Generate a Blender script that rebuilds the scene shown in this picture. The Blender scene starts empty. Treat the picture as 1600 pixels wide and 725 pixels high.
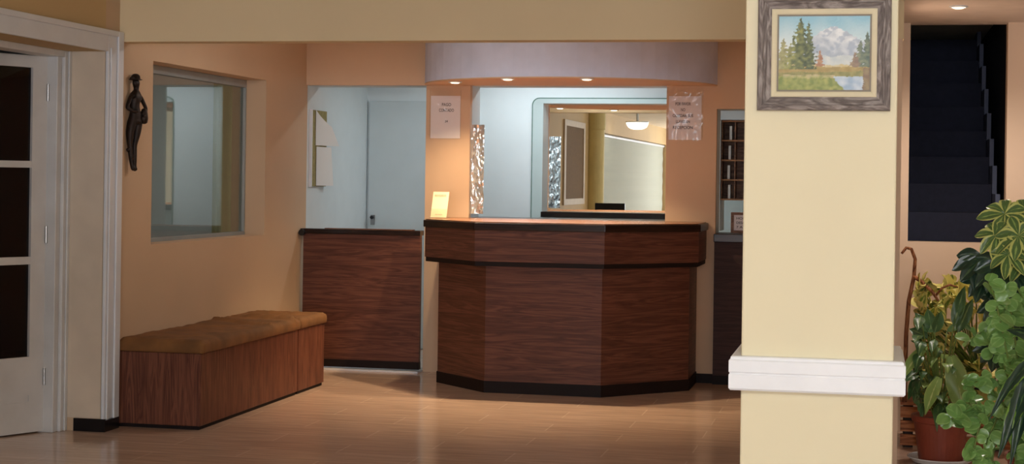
import bpy, bmesh, math, random
from mathutils import Vector, Matrix, noise
random.seed(7)
S = bpy.context.scene
COL = S.collection
PI = math.pi

# ------------------------------------------------------------------ camera model
F = 2600.0
TH = math.atan(560 / 2600.0)          # the camera looks a little to the left of the room's depth axis
ROLL = math.radians(0.8)
PPX, PPY = 800.0, 280.5
EYE = 1.37
Fv = Vector((-math.sin(TH), math.cos(TH), 0)); Rv = Vector((math.cos(TH), math.sin(TH), 0)); Zv = Vector((0, 0, 1))

def at(x, y, Y):
    """point of the room at depth Y seen at pixel x, y"""
    dx, dy = x - PPX, y - PPY
    ix = dx * math.cos(ROLL) + dy * math.sin(ROLL); iy = -dx * math.sin(ROLL) + dy * math.cos(ROLL)
    d = Fv + Rv * (ix / F) - Zv * (iy / F)
    return Vector((0, 0, EYE)) + d * (Y / d.y)

cam = bpy.data.cameras.new('camera'); cob = bpy.data.objects.new('camera', cam); COL.objects.link(cob)
cam.sensor_width = 36.0; cam.lens = F / 1600 * 36
cam.shift_x = 0.0; cam.shift_y = (PPY - 362.5) / 1600.0
B = Matrix((Rv, Zv, -Fv)).transposed()
cob.matrix_world = Matrix.Translation((0, 0, EYE)) @ (B @ Matrix.Rotation(ROLL, 3, 'Z')).to_4x4()
cam.clip_start = 0.05
S.camera = cob

# ------------------------------------------------------------------ materials
def lin(c):
    return tuple(((v / 255) / 12.92 if v / 255 <= 0.04045 else ((v / 255 + 0.055) / 1.055) ** 2.4) for v in c) + (1.0,)

class NT:
    def __init__(s, name):
        s.m = bpy.data.materials.new(name); s.m.use_nodes = True
        s.t = s.m.node_tree; s.b = s.t.nodes['Principled BSDF']
    def n(s, typ, **kw):
        nd = s.t.nodes.new(typ)
        for k, v in kw.items():
            if k in nd.inputs.keys() if isinstance(k, str) else False: nd.inputs[k].default_value = v
            else: setattr(nd, k, v)
        return nd
    def l(s, a, b): s.t.links.new(a, b)
    def ramp(s, stops):
        r = s.n('ShaderNodeValToRGB')
        e = r.color_ramp.elements
        while len(e) < len(stops): e.new(0.5)
        for q, (p, c) in zip(e, stops): q.position = p; q.color = c
        return r
    def coords(s, scale, kind='Object'):
        tc = s.n('ShaderNodeTexCoord'); mp = s.n('ShaderNodeMapping')
        mp.inputs['Scale'].default_value = scale
        s.l(tc.outputs[kind], mp.inputs['Vector']); return mp.outputs['Vector']
    def bump(s, h, strength=0.2, dist=0.01):
        b = s.n('ShaderNodeBump'); b.inputs['Strength'].default_value = strength; b.inputs['Distance'].default_value = dist
        s.l(h, b.inputs['Height']); s.l(b.outputs['Normal'], s.b.inputs['Normal'])

def plain(name, c, rough=0.5, metal=0.0, var=0.06, scale=6.0, bump=0.05, spec=0.5):
    """a paint, plastic or fabric: colour with slight mottling and fine bump"""
    t = NT(name)
    v = t.coords((scale,) * 3)
    no = t.n('ShaderNodeTexNoise'); no.inputs['Scale'].default_value = 1.0; no.inputs['Detail'].default_value = 6
    t.l(v, no.inputs['Vector'])
    L = lin(c)
    a = tuple(x * (1 - var) for x in L[:3]) + (1,); b = tuple(min(1, x * (1 + var)) for x in L[:3]) + (1,)
    r = t.ramp([(0.3, a), (0.7, b)]); t.l(no.outputs['Fac'], r.inputs['Fac']); t.l(r.outputs['Color'], t.b.inputs['Base Color'])
    t.b.inputs['Roughness'].default_value = rough; t.b.inputs['Metallic'].default_value = metal
    t.b.inputs['Specular IOR Level'].default_value = spec
    if bump:
        n2 = t.n('ShaderNodeTexNoise'); n2.inputs['Scale'].default_value = 14; n2.inputs['Detail'].default_value = 8
        t.l(v, n2.inputs['Vector']); t.bump(n2.outputs['Fac'], bump, 0.004)
    return t.m

def wood(name, dark, mid, light, stretch, rough=0.35, fig=1.0):
    t = NT(name)
    v = t.coords(stretch)
    n1 = t.n('ShaderNodeTexNoise'); n1.inputs['Scale'].default_value = 1.0; n1.inputs['Detail'].default_value = 5; n1.inputs['Distortion'].default_value = 1.2 * fig
    t.l(v, n1.inputs['Vector'])
    mp = t.n('ShaderNodeMath', operation='MULTIPLY'); mp.inputs[1].default_value = 9.0; t.l(n1.outputs['Fac'], mp.inputs[0])
    fr = t.n('ShaderNodeMath', operation='PINGPONG'); fr.inputs[1].default_value = 1.0; t.l(mp.outputs[0], fr.inputs[0])
    n2 = t.n('ShaderNodeTexNoise'); n2.inputs['Scale'].default_value = 5.0; n2.inputs['Detail'].default_value = 6; t.l(v, n2.inputs['Vector'])
    mx = t.n('ShaderNodeMix'); mx.data_type = 'FLOAT'; mx.inputs[0].default_value = 0.55
    t.l(fr.outputs[0], mx.inputs[2]); t.l(n2.outputs['Fac'], mx.inputs[3])
    r = t.ramp([(0.2, lin(dark)), (0.5, lin(mid)), (0.8, lin(light))]); t.l(mx.outputs[0], r.inputs['Fac'])
    t.l(r.outputs['Color'], t.b.inputs['Base Color'])
    t.b.inputs['Roughness'].default_value = rough; t.b.inputs['Specular IOR Level'].default_value = 0.28
    t.bump(n2.outputs['Fac'], 0.06, 0.003)
    return t.m

def emit(name, c, strength):
    t = NT(name); L = lin(c)
    t.b.inputs['Base Color'].default_value = L; t.b.inputs['Emission Color'].default_value = L
    t.b.inputs['Emission Strength'].default_value = strength
    return t.m

M = {}
M['peach'] = plain('peach_wall_paint', (212, 181, 150), 0.75, var=0.035, scale=2.5)
M['passage'] = plain('passage_wall_paint', (222, 194, 168), 0.75, var=0.03, scale=2.0)
M['olivetan'] = plain('olive_tan_wall_paint', (200, 172, 126), 0.78, var=0.04, scale=1.6)
M['tan'] = plain('tan_wall_paint', (200, 172, 142), 0.78, var=0.04, scale=1.6)
M['cream'] = plain('cream_wall_paint', (234, 225, 194), 0.75, var=0.03, scale=2.0)
M['beam'] = plain('beam_cream_paint', (224, 204, 166), 0.75, var=0.03, scale=2.0)
M['ceil'] = plain('ceiling_paint', (236, 226, 205), 0.85)
M['pinkceil'] = plain('passage_ceiling_paint', (240, 226, 220), 0.85)
M['canopy'] = plain('canopy_paint', (214, 222, 246), 0.75)
M['backwhite'] = plain('office_white_paint', (214, 222, 224), 0.7, var=0.02)
M['backdoor'] = plain('office_door_paint', (196, 206, 208), 0.6, var=0.02)
M['white'] = plain('white_gloss_paint', (218, 221, 226), 0.42, var=0.03, scale=9)
M['doorwhite'] = plain('door_white_paint', (212, 212, 212), 0.45, var=0.06, scale=7)
M['reveal'] = plain('reveal_beige_paint', (212, 196, 176), 0.7)
M['band'] = plain('band_white_paint', (242, 246, 252), 0.45, var=0.03, scale=10)
M['blacktile'] = plain('black_skirting_tile', (22, 20, 22), 0.25)
M['plinth'] = plain('black_plinth_laminate', (26, 17, 16), 0.6, spec=0.2)
M['slab'] = wood('dark_counter_top_wood', (22, 13, 11), (32, 19, 15), (48, 28, 20), (2, 2, 18), 0.3)
M['slabtop'] = plain('counter_top_laminate', (120, 78, 50), 0.25, var=0.2, scale=8)
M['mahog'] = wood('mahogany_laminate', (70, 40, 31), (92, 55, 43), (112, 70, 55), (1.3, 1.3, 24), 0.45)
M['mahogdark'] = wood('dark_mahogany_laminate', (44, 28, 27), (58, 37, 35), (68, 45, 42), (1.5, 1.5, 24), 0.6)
M['benchwood'] = wood('bench_laminate', (78, 43, 31), (104, 61, 45), (124, 78, 58), (24, 24, 1.5), 0.45)
M['suede'] = plain('brown_suede_cloth', (120, 80, 40), 0.85, var=0.28, scale=7, bump=0.3)
M['bronze'] = plain('dark_bronze_patina', (40, 28, 22), 0.45, metal=0.5, var=0.4, scale=40, bump=0.3)
M['black'] = plain('black_plastic', (14, 14, 15), 0.35)
M['steel'] = plain('brushed_steel', (150, 150, 150), 0.3, metal=1.0)
M['cork'] = plain('cork_board', (150, 138, 88), 0.9, var=0.2, scale=60)
M['paper'] = plain('white_paper', (226, 224, 220), 0.8, var=0.02)
M['paperpink'] = plain('sign_paper', (236, 228, 228), 0.8, var=0.02)
M['ink'] = plain('black_ink', (62, 50, 52), 0.7, bump=0)
M['inkfaint'] = plain('faded_ink', (150, 120, 104), 0.7, bump=0)
M['card'] = plain('cream_card', (244, 226, 190), 0.6, var=0.02)
M['greywood'] = wood('weathered_grey_wood', (92, 84, 82), (130, 121, 118), (168, 160, 156), (6, 30, 30), 0.75)
M['greywoodv'] = wood('weathered_grey_wood_upright', (92, 84, 82), (130, 121, 118), (168, 160, 156), (30, 30, 6), 0.75)
M['liner'] = plain('cream_liner', (224, 214, 184), 0.7, var=0.03, scale=20)
M['linerdark'] = plain('grey_fillet', (140, 132, 120), 0.6)
M['terracotta'] = plain('terracotta_plastic', (140, 66, 48), 0.45, var=0.1, scale=10)
M['saucer'] = plain('white_plastic', (232, 232, 232), 0.35)
M['soil'] = plain('potting_soil', (48, 34, 26), 0.95, var=0.4, scale=60, bump=0.6)
M['slat'] = wood('orange_slat_wood', (120, 66, 34), (176, 106, 60), (206, 138, 88), (2, 20, 20), 0.55)
M['driftwood'] = wood('brown_branch_bark', (84, 48, 30), (140, 86, 54), (178, 120, 82), (20, 20, 5), 0.7)
M['stem'] = plain('green_stem', (104, 124, 50), 0.5, var=0.2, scale=30)
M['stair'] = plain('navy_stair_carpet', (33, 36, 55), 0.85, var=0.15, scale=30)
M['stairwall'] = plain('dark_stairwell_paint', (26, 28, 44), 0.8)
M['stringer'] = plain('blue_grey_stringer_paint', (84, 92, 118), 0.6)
M['grey'] = plain('grey_paint', (150, 156, 156), 0.7)
M['khaki'] = plain('khaki_curtain', (176, 174, 120), 0.85, var=0.08)
M['rackwood'] = wood('rack_wood', (100, 70, 54), (136, 98, 76), (160, 120, 92), (4, 4, 18), 0.5)
M['rackedge'] = plain('rack_edge_wood', (150, 100, 58), 0.5)
M['colbrown'] = plain('brown_felt', (120, 92, 56), 0.9, var=0.1, scale=20)
M['olivecream'] = plain('column_paint', (214, 198, 140), 0.7)
M['lens'] = emit('downlight_lens', (255, 232, 190), 9.0)
M['bowl'] = emit('lamp_bowl_glass', (255, 244, 224), 5.0)
M['tube'] = emit('fluorescent_tube', (226, 240, 255), 2.0)

def floor_mat():
    t = NT('glossy_floor_tile')
    v = t.coords((1, 1, 1))
    br = t.n('ShaderNodeTexBrick'); br.offset = 0.5
    br.inputs['Scale'].default_value = 1.0; br.inputs['Brick Width'].default_value = 0.86; br.inputs['Row Height'].default_value = 0.255
    br.inputs['Mortar Size'].default_value = 0.0042; br.inputs['Mortar Smooth'].default_value = 0.3; br.inputs['Bias'].default_value = 0
    br.inputs['Color1'].default_value = lin((208, 180, 160)); br.inputs['Color2'].default_value = lin((199, 171, 152)); br.inputs['Mortar'].default_value = lin((222, 196, 176))
    t.l(v, br.inputs['Vector'])
    v2 = t.coords((2.0, 16, 1))
    n = t.n('ShaderNodeTexNoise'); n.inputs['Scale'].default_value = 1.6; n.inputs['Detail'].default_value = 7; n.inputs['Distortion'].default_value = 0.6
    t.l(v2, n.inputs['Vector'])
    r = t.ramp([(0.3, (0.88, 0.87, 0.86, 1)), (0.7, (1.1, 1.08, 1.06, 1))]); t.l(n.outputs['Fac'], r.inputs['Fac'])
    mx = t.n('ShaderNodeMix'); mx.data_type = 'RGBA'; mx.blend_type = 'MULTIPLY'; mx.inputs[0].default_value = 1.0
    t.l(br.outputs['Color'], mx.inputs[6]); t.l(r.outputs['Color'], mx.inputs[7]); t.l(mx.outputs[2], t.b.inputs['Base Color'])
    rr = t.ramp([(0.3, (0.1, 0.1, 0.1, 1)), (0.8, (0.2, 0.2, 0.2, 1))]); t.l(n.outputs['Fac'], rr.inputs['Fac']); t.l(rr.outputs['Color'], t.b.inputs['Roughness'])
    t.b.inputs['Specular IOR Level'].default_value = 0.85
    t.bump(br.outputs['Fac'], -0.12, 0.002)
    return t.m
M['floor'] = floor_mat()

def glass_mat(name, tint, rough=0.0, ior=1.45, spec=1.0, shade=0.0):
    """thin pane: see-through plus a fresnel reflection"""
    t = NT(name); t.t.nodes.remove(t.b)
    out = [n for n in t.t.nodes if n.type == 'OUTPUT_MATERIAL'][0]
    tr = t.n('ShaderNodeBsdfTransparent'); tr.inputs['Color'].default_value = tint
    gl = t.n('ShaderNodeBsdfGlossy'); gl.inputs['Roughness'].default_value = rough
    fr = t.n('ShaderNodeFresnel')
    ge = t.n('ShaderNodeNewGeometry'); mi = t.n('ShaderNodeMix'); mi.data_type = 'FLOAT'      # same reflectance from both faces of the pane
    mi.inputs[2].default_value = ior; mi.inputs[3].default_value = 1 / ior
    t.l(ge.outputs['Backfacing'], mi.inputs[0]); t.l(mi.outputs[0], fr.inputs['IOR'])
    m = t.n('ShaderNodeMixShader'); t.l(fr.outputs[0], m.inputs[0]); t.l(tr.outputs[0], m.inputs[1]); t.l(gl.outputs[0], m.inputs[2])
    t.l(m.outputs[0], out.inputs['Surface'])
    return t.m
M['pane'] = glass_mat('window_glass', (0.8, 0.82, 0.78, 1), ior=2.2)
M['darkpane'] = glass_mat('door_glass', (0.2, 0.215, 0.26, 1))
M['sleeve'] = glass_mat('clear_plastic_sleeve', (0.96, 0.96, 0.96, 1), rough=0.09, ior=1.35)
M['acrylic'] = glass_mat('clear_acrylic', (0.9, 0.9, 0.88, 1), rough=0.03, ior=1.5)

def simple_principled(name, c, rough, metal):
    t = NT(name); t.b.inputs['Base Color'].default_value = c; t.b.inputs['Roughness'].default_value = rough; t.b.inputs['Metallic'].default_value = metal
    return t
M['mirror'] = simple_principled('mirror_silvering', (0.86, 0.9, 0.87, 1), 0.0, 1.0).m
M['mirroredge'] = plain('green_glass_edge', (96, 122, 112), 0.15, metal=0.2, bump=0)
tf = simple_principled('crumpled_foil', (0.84, 0.92, 1.0, 1), 0.25, 0.8)
vv = tf.coords((22, 22, 22)); nn = tf.n('ShaderNodeTexNoise'); nn.inputs['Scale'].default_value = 1.0; nn.inputs['Detail'].default_value = 2
tf.l(vv, nn.inputs['Vector']); tf.bump(nn.outputs['Fac'], 0.5, 0.02); M['foil'] = tf.m

def blind_mat():
    t = NT('woven_blind_lit_by_daylight')
    v = t.coords((60, 60, 60)); w = t.n('ShaderNodeTexWave'); w.wave_type = 'BANDS'; w.bands_direction = 'Z'; w.inputs['Scale'].default_value = 0.5
    w.inputs['Distortion'].default_value = 1.0; t.l(v, w.inputs['Vector'])
    r = t.ramp([(0.0, lin((160, 163, 150))), (1.0, lin((176, 178, 166)))]); t.l(w.outputs['Fac'], r.inputs['Fac'])
    t.l(r.outputs['Color'], t.b.inputs['Base Color']); t.l(r.outputs['Color'], t.b.inputs['Emission Color'])
    t.b.inputs['Emission Strength'].default_value = BLIND; t.b.inputs['Roughness'].default_value = 0.9
    return t.m
REAR = 11.0  # glow strength of the added rear window
BLIND = 0.12
M['blind'] = blind_mat()

def leaf_mat(name, mid, edge, vein, edge_at=0.6, rough=0.35, patch=0.0, patchcol=None):
    """leaf blade: UV x runs across the blade (0.5 on the midrib), UV y along it"""
    t = NT(name)
    tc = t.n('ShaderNodeTexCoord'); sp = t.n('ShaderNodeSeparateXYZ'); t.l(tc.outputs['UV'], sp.inputs[0])
    a = t.n('ShaderNodeMath', operation='SUBTRACT'); a.inputs[1].default_value = 0.5; t.l(sp.outputs['X'], a.inputs[0])
    b = t.n('ShaderNodeMath', operation='ABSOLUTE'); t.l(a.outputs[0], b.inputs[0])
    n = t.n('ShaderNodeTexNoise'); n.inputs['Scale'].default_value = 22; n.inputs['Detail'].default_value = 3; t.l(tc.outputs['Object'], n.inputs['Vector'])
    c = t.n('ShaderNodeMath', operation='MULTIPLY_ADD'); c.inputs[1].default_value = 2.0; t.l(b.outputs[0], c.inputs[0])
    s = t.n('ShaderNodeMath', operation='MULTIPLY_ADD'); s.inputs[1].default_value = 0.7; s.inputs[2].default_value = -0.35; t.l(n.outputs['Fac'], s.inputs[0]); t.l(s.outputs[0], c.inputs[2])
    r = t.ramp([(0.03, lin(vein)), (0.1, lin(mid)), (edge_at, lin(mid)), (min(0.99, edge_at + 0.12), lin(edge))]); t.l(c.outputs[0], r.inputs['Fac'])
    col = r.outputs['Color']
    if patchcol:
        n2 = t.n('ShaderNodeTexNoise'); n2.inputs['Scale'].default_value = 9; n2.inputs['Detail'].default_value = 2; t.l(tc.outputs['Object'], n2.inputs['Vector'])
        rp = t.ramp([(patch, (0, 0, 0, 1)), (patch + 0.06, (1, 1, 1, 1))]); t.l(n2.outputs['Fac'], rp.inputs['Fac'])
        mx = t.n('ShaderNodeMix'); mx.data_type = 'RGBA'; t.l(rp.outputs['Color'], mx.inputs[0]); t.l(col, mx.inputs[6]); mx.inputs[7].default_value = lin(patchcol)
        col = mx.outputs[2]
    t.l(col, t.b.inputs['Base Color']); t.b.inputs['Roughness'].default_value = rough
    t.b.inputs['Subsurface Weight'].default_value = 0.0
    return t.m
M['lf_lily'] = leaf_mat('peace_lily_leaf', (62, 96, 54), (78, 112, 62), (120, 146, 90), 0.8)
M['lf_lilypale'] = leaf_mat('peace_lily_pale_leaf', (124, 150, 78), (146, 166, 90), (172, 184, 120), 0.8)
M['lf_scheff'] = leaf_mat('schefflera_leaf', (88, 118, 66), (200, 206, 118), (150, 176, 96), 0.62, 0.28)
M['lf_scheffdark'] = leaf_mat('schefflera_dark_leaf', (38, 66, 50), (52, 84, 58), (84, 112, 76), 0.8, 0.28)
M['lf_round'] = leaf_mat('round_succulent_leaf', (122, 164, 88), (146, 184, 108), (140, 178, 104), 0.75, 0.25)
M['lf_croton'] = leaf_mat('croton_leaf', (128, 150, 66), (232, 222, 130), (238, 226, 140), 0.4, 0.4, 0.47, (240, 226, 140))
M['lf_strap'] = leaf_mat('dark_strap_leaf', (40, 66, 50), (120, 160, 60), (80, 110, 66), 0.86, 0.3)

# ------------------------------------------------------------------ geometry helpers
class MB:
    def __init__(s): s.bm = bmesh.new(); s.uv = None
    def box(s, x0, x1, y0, y1, z0, z1):
        v = [s.bm.verts.new(p) for p in ((x0, y0, z0), (x1, y0, z0), (x1, y1, z0), (x0, y1, z0), (x0, y0, z1), (x1, y0, z1), (x1, y1, z1), (x0, y1, z1))]
        for f in ((0, 3, 2, 1), (4, 5, 6, 7), (0, 1, 5, 4), (1, 2, 6, 5), (2, 3, 7, 6), (3, 0, 4, 7)): s.bm.faces.new([v[i] for i in f])
        return s
    def prism(s, pts, z0, z1):
        """closed plan outline (counter-clockwise) extruded upward"""
        lo = [s.bm.verts.new((x, y, z0)) for x, y in pts]; hi = [s.bm.verts.new((x, y, z1)) for x, y in pts]
        s.bm.faces.new(list(reversed(lo))); s.bm.faces.new(hi); n = len(pts)
        for i in range(n): s.bm.faces.new((lo[i], lo[(i + 1) % n], hi[(i + 1) % n], hi[i]))
        return s
    def lathe(s, c, prof, seg=32, cap=True):
        rings = []
        for r, z in prof:
            rings.append([s.bm.verts.new((c[0] + r * math.cos(2 * PI * k / seg), c[1] + r * math.sin(2 * PI * k / seg), c[2] + z)) for k in range(seg)])
        for a, b in zip(rings, rings[1:]):
            for k in range(seg): s.bm.faces.new((a[k], a[(k + 1) % seg], b[(k + 1) % seg], b[k]))
        if cap: s.bm.faces.new(list(reversed(rings[0]))); s.bm.faces.new(rings[-1])
        return s
    def tube(s, pts, rad, seg=8):
        pts = [Vector(p) for p in pts]; n = len(pts)
        if not hasattr(rad, '__len__'): rad = [rad] * n
        rings = []; up = Vector((0.13, 0.31, 0.94)).normalized()
        for i, p in enumerate(pts):
            d = (pts[min(i + 1, n - 1)] - pts[max(i - 1, 0)]).normalized()
            a = d.cross(up)
            if a.length < 1e-3: a = d.cross(Vector((1, 0, 0)))
            a.normalize(); b = d.cross(a)
            rings.append([s.bm.verts.new(p + (a * math.cos(2 * PI * k / seg) + b * math.sin(2 * PI * k / seg)) * rad[i]) for k in range(seg)])
        for a, b in zip(rings, rings[1:]):
            for k in range(seg): s.bm.faces.new((a[k], a[(k + 1) % seg], b[(k + 1) % seg], b[k]))
        s.bm.faces.new(list(reversed(rings[0]))); s.bm.faces.new(rings[-1])
        return s
    def grid(s, nu, nv, fn):
        g = [[s.bm.verts.new(fn(i / nu, j / nv)) for j in range(nv + 1)] for i in range(nu + 1)]
        for i in range(nu):
            for j in range(nv): s.bm.faces.new((g[i][j], g[i + 1][j], g[i + 1][j + 1], g[i][j + 1]))
        return s
    def leaf(s, p, d, L, W, shape='lance', droop=0.3, fold=0.25, roll=0.0, nu=6, nv=9, face=None):
        """a leaf blade from p along d, drooping towards its tip"""
        if s.uv is None: s.uv = s.bm.loops.layers.uv.new('UVMap')
        d = Vector(d).normalized(); side = d.cross(Vector(face) if face is not None else Zv)
        if side.length < 0.05: side = Vector((1, 0, 0))
        side.normalize(); up = side.cross(d).normalized()
        q = Matrix.Rotation(roll, 3, d); side = q @ side; up = q @ up
        g = []; dr = droop
        for j in range(nv + 1):
            t = j / nv
            if shape == 'lance': w = math.sin(PI * t ** 0.75) ** 0.9 if 0 < t < 1 else 0.0
            elif shape == 'heart': w = (math.sin(PI * min(1, t * 0.86 + 0.10)) ** 0.8) * (1 - t ** 6) if t < 1 else 0
            elif shape == 'round': w = math.sqrt(max(0, 1 - (2 * t - 1) ** 2))
            elif shape == 'obov': w = math.sin(PI * t ** 1.3) ** 0.8 if 0 < t < 1 else 0
            else: w = min(1, 4 * t + 0.5) * (1 - t ** 3)
            w = max(w, 0.02) * W / 2
            c = Vector(p) + d * (L * t) + Vector((0, 0, -1)) * (dr * L * t * t) - d * (dr * L * 0.35 * t * t)
            row = []
            for i in range(nu + 1):
                u = i / nu * 2 - 1
                row.append(s.bm.verts.new(c + side * (u * w) + up * (abs(u) * w * fold) + up * (0.02 * L * math.sin(7 * t + 3 * u))))
            g.append(row)
        for j in range(nv):
            for i in range(nu):
                f = s.bm.faces.new((g[j][i], g[j][i + 1], g[j + 1][i + 1], g[j + 1][i]))
                for lp, (a, b) in zip(f.loops, ((i, j), (i + 1, j), (i + 1, j + 1), (i, j + 1))): lp[s.uv].uv = (a / nu, b / nv)
        return s
    def bevel(s, w, seg=2, ang=30):
        s.bm.normal_update()
        e = [x for x in s.bm.edges if len(x.link_faces) == 2 and x.calc_face_angle(0) > math.radians(ang)]
        bmesh.ops.bevel(s.bm, geom=e, offset=w, segments=seg, affect='EDGES', profile=0.5, clamp_overlap=True)
        return s
    def xf(s, m):
        bmesh.ops.transform(s.bm, matrix=m, verts=s.bm.verts); return s
    def build(s, name, mat, parent=None, smooth=False, fixn=True):
        if fixn: bmesh.ops.recalc_face_normals(s.bm, faces=s.bm.faces)
        me = bpy.data.meshes.new(name); 
        o = bpy.data.objects.new(name, me); COL.objects.link(o)
        if parent is not None:
            p = parent; off = Vector((0, 0, 0))
            while p is not None: off += p.location; p = p.parent
            bmesh.ops.translate(s.bm, vec=-off, verts=s.bm.verts)
            o.parent = parent
        s.bm.to_mesh(me); s.bm.free()
        for m in (mat if isinstance(mat, list) else [mat]): me.materials.append(m)
        if smooth:
            for p in me.polygons: p.use_smooth = True
        return o

def fresh(o):
    """object whose mesh carries its own origin: move it to the base of its mesh"""
    me = o.data
    xs = [v.co.x for v in me.vertices]; ys = [v.co.y for v in me.vertices]; zs = [v.co.z for v in me.vertices]
    c = Vector(((min(xs) + max(xs)) / 2, (min(ys) + max(ys)) / 2, min(zs)))
    me.transform(Matrix.Translation(-c)); o.location = c
    return o

def tag(o, label, cat, group=None):
    o['label'] = label; o['category'] = cat
    if group: o['group'] = group
    return o
def thing(name, label, cat, loc, group=None):
    o = bpy.data.objects.new(name, None); COL.objects.link(o); o.location = loc; o.empty_display_size = 0.05
    return tag(o, label, cat, group)
def struct(name, mb, mat, parent=None, smooth=False):
    o = mb.build(name, mat, parent, smooth)
    if parent is None: o['kind'] = 'structure'
    return o
def sempty(name, loc):
    o = bpy.data.objects.new(name, None); COL.objects.link(o); o.location = loc; o['kind'] = 'structure'; return o

def text(name, body, c, width, height, mat, parent, rot=None, max_h=True):
    """flat lettering centred on c, facing the lobby"""
    cu = bpy.data.curves.new(name, 'FONT'); cu.body = body; cu.align_x = 'CENTER'; cu.align_y = 'CENTER'; cu.size = 1.0; cu.offset = 0.012
    tmp = bpy.data.objects.new(name, cu); COL.objects.link(tmp)
    dg = bpy.context.evaluated_depsgraph_get(); dg.update()
    me = bpy.data.meshes.new_from_object(tmp.evaluated_get(dg))
    bpy.data.objects.remove(tmp); bpy.data.curves.remove(cu)
    xs = [v.co.x for v in me.vertices]; ys = [v.co.y for v in me.vertices]
    sx = width / max(1e-6, max(xs) - min(xs)); sy = height / max(1e-6, max(ys) - min(ys))
    me.transform(Matrix.Translation((-(max(xs) + min(xs)) / 2, -(max(ys) + min(ys)) / 2, 0)))
    me.transform(Matrix.Diagonal((sx, sy, 1, 1)))
    me.transform((rot or Matrix.Rotation(PI / 2, 4, 'X')))
    p = parent; off = Vector((0, 0, 0))
    while p is not None: off += p.location; p = p.parent
    me.transform(Matrix.Translation(Vector(c) - off))
    me.materials.clear(); me.materials.append(mat); me.name = name
    o = bpy.data.objects.new(name, me); COL.objects.link(o); o.parent = parent
    return o

def skin(name, joints, edges, mat, parent, sub=2, root=0):
    """one continuous surface grown around a joint skeleton; joints are (point, (rx, ry))"""
    off = Vector((0, 0, 0)); p = parent
    while p is not None: off += p.location; p = p.parent
    me = bpy.data.meshes.new(name); me.from_pydata([tuple(Vector(j[0]) - off) for j in joints], edges, [])
    o = bpy.data.objects.new(name, me); COL.objects.link(o)
    md = o.modifiers.new('skin', 'SKIN')
    for k, j in enumerate(joints):
        me.skin_vertices[0].data[k].radius = j[1]; me.skin_vertices[0].data[k].use_root = (k == root)
    sb = o.modifiers.new('sub', 'SUBSURF'); sb.levels = sub; sb.render_levels = sub
    dg = bpy.context.evaluated_depsgraph_get(); dg.update()
    nm = bpy.data.meshes.new_from_object(o.evaluated_get(dg))
    bpy.data.objects.remove(o); bpy.data.meshes.remove(me)
    nm.name = name; nm.materials.clear(); nm.materials.append(mat)
    for q in nm.polygons: q.use_smooth = True
    r = bpy.data.objects.new(name, nm); COL.objects.link(r); r.parent = parent
    return r

# ================================================================== THE SETTING
XL = -3.98          # left wall
CZ = 2.42           # lobby ceiling
YB = 8.35           # cross beam
YP = 11.4           # partition with the counter openings
YK = 12.9           # office back wall
struct('floor', MB().box(-7.4, 3.4, -8.0, 13.1, -0.1, 0.0), M['floor'])
struct('ceiling', MB().box(-7.4, 3.4, -8.0, 13.1, CZ, CZ + 0.1), M['ceil'])
# left wall: the doorway, the recessed window and the blind-covered window are cut out of it
DOOR0, DOOR1, DOORZ = 6.36, 8.183, 2.02
WIN0, WIN1, WINZ0, WINZ1 = 8.785, 10.59, 0.969, 2.014
BL0, BL1, BLZ0, BLZ1 = -7.2, 0.62, 0.62, 2.1
w = MB()
w.box(-4.22, XL, -8.0, BL0, 0, CZ).box(-4.22, XL, BL0, BL1, 0, BLZ0).box(-4.22, XL, BL0, BL1, BLZ1, CZ)
w.box(-4.22, XL, BL1, DOOR0, 0, CZ).box(-4.22, XL, DOOR0, DOOR1, DOORZ, CZ)
struct('wall_left', w, M['olivetan'])
w = MB().box(-4.22, XL, DOOR1, WIN0, 0, CZ).box(-4.22, XL, WIN0, WIN1, 0, WINZ0).box(-4.22, XL, WIN0, WIN1, WINZ1, CZ).box(-4.22, XL, WIN1, YP + 0.03, 0, CZ)
struct('wall_left_reception', w, M['tan'])
struct('wall_left_office', MB().box(-4.22, XL, YP + 0.03, YK, 0, CZ), M['backwhite'])
struct('wall_back', MB().box(-7.4, 3.4, YK, YK + 0.2, 0, CZ), M['backwhite'])
struct('wall_rear', MB().box(-4.22, -2.6, -8.0, -7.8, 0, CZ).box(2.6, 3.4, -8.0, -7.8, 0, CZ).box(-2.6, 2.6, -8.0, -7.8, 2.3, CZ).box(-2.6, 2.6, -8.0, -7.8, 0, 0.3), M['cream'])
w3 = sempty('added_rear_window', (0, -7.9, 0.3))  # unseen rear window, added to light the lobby from behind the camera
m = MB()
for k in range(5): m.box(-2.6 + k * 1.285, -2.54 + k * 1.285, -7.92, -7.86, 0.3, 2.3)
m.box(-2.6, 2.6, -7.92, -7.86, 0.3, 0.36).box(-2.6, 2.6, -7.92, -7.86, 2.24, 2.3)
m.build('window_frame', M['white'], w3)
MB().box(-2.6, 2.6, -7.895, -7.89, 0.3, 2.3).build('window_pane', M['pane'], w3)
MB().grid(60, 2, lambda u, v: (-2.6 + 5.2 * u, -7.83 + 0.012 * math.sin(u * 150), 0.3 + 2.0 * v)).build('added_glow_curtain', emit('added_window_glow', (236, 242, 255), REAR), w3)  # glowing sheet in the added window, stands in for daylight
struct('wall_right', MB().box(3.2, 3.4, -7.8, YK, 0, CZ), M['cream'])
# cross beam between lobby and reception
struct('wall_beam', MB().box(XL, 0.15, YB, YB + 0.14, 2.085, CZ), M['beam'])
# divider that runs back from behind the pillar
struct('wall_divider', MB().box(-0.12, 0.145, YB + 0.14, YK, 0, CZ).box(-0.12, 0.145, YB, YB + 0.14, 0, 2.085), M['passage'])
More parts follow.
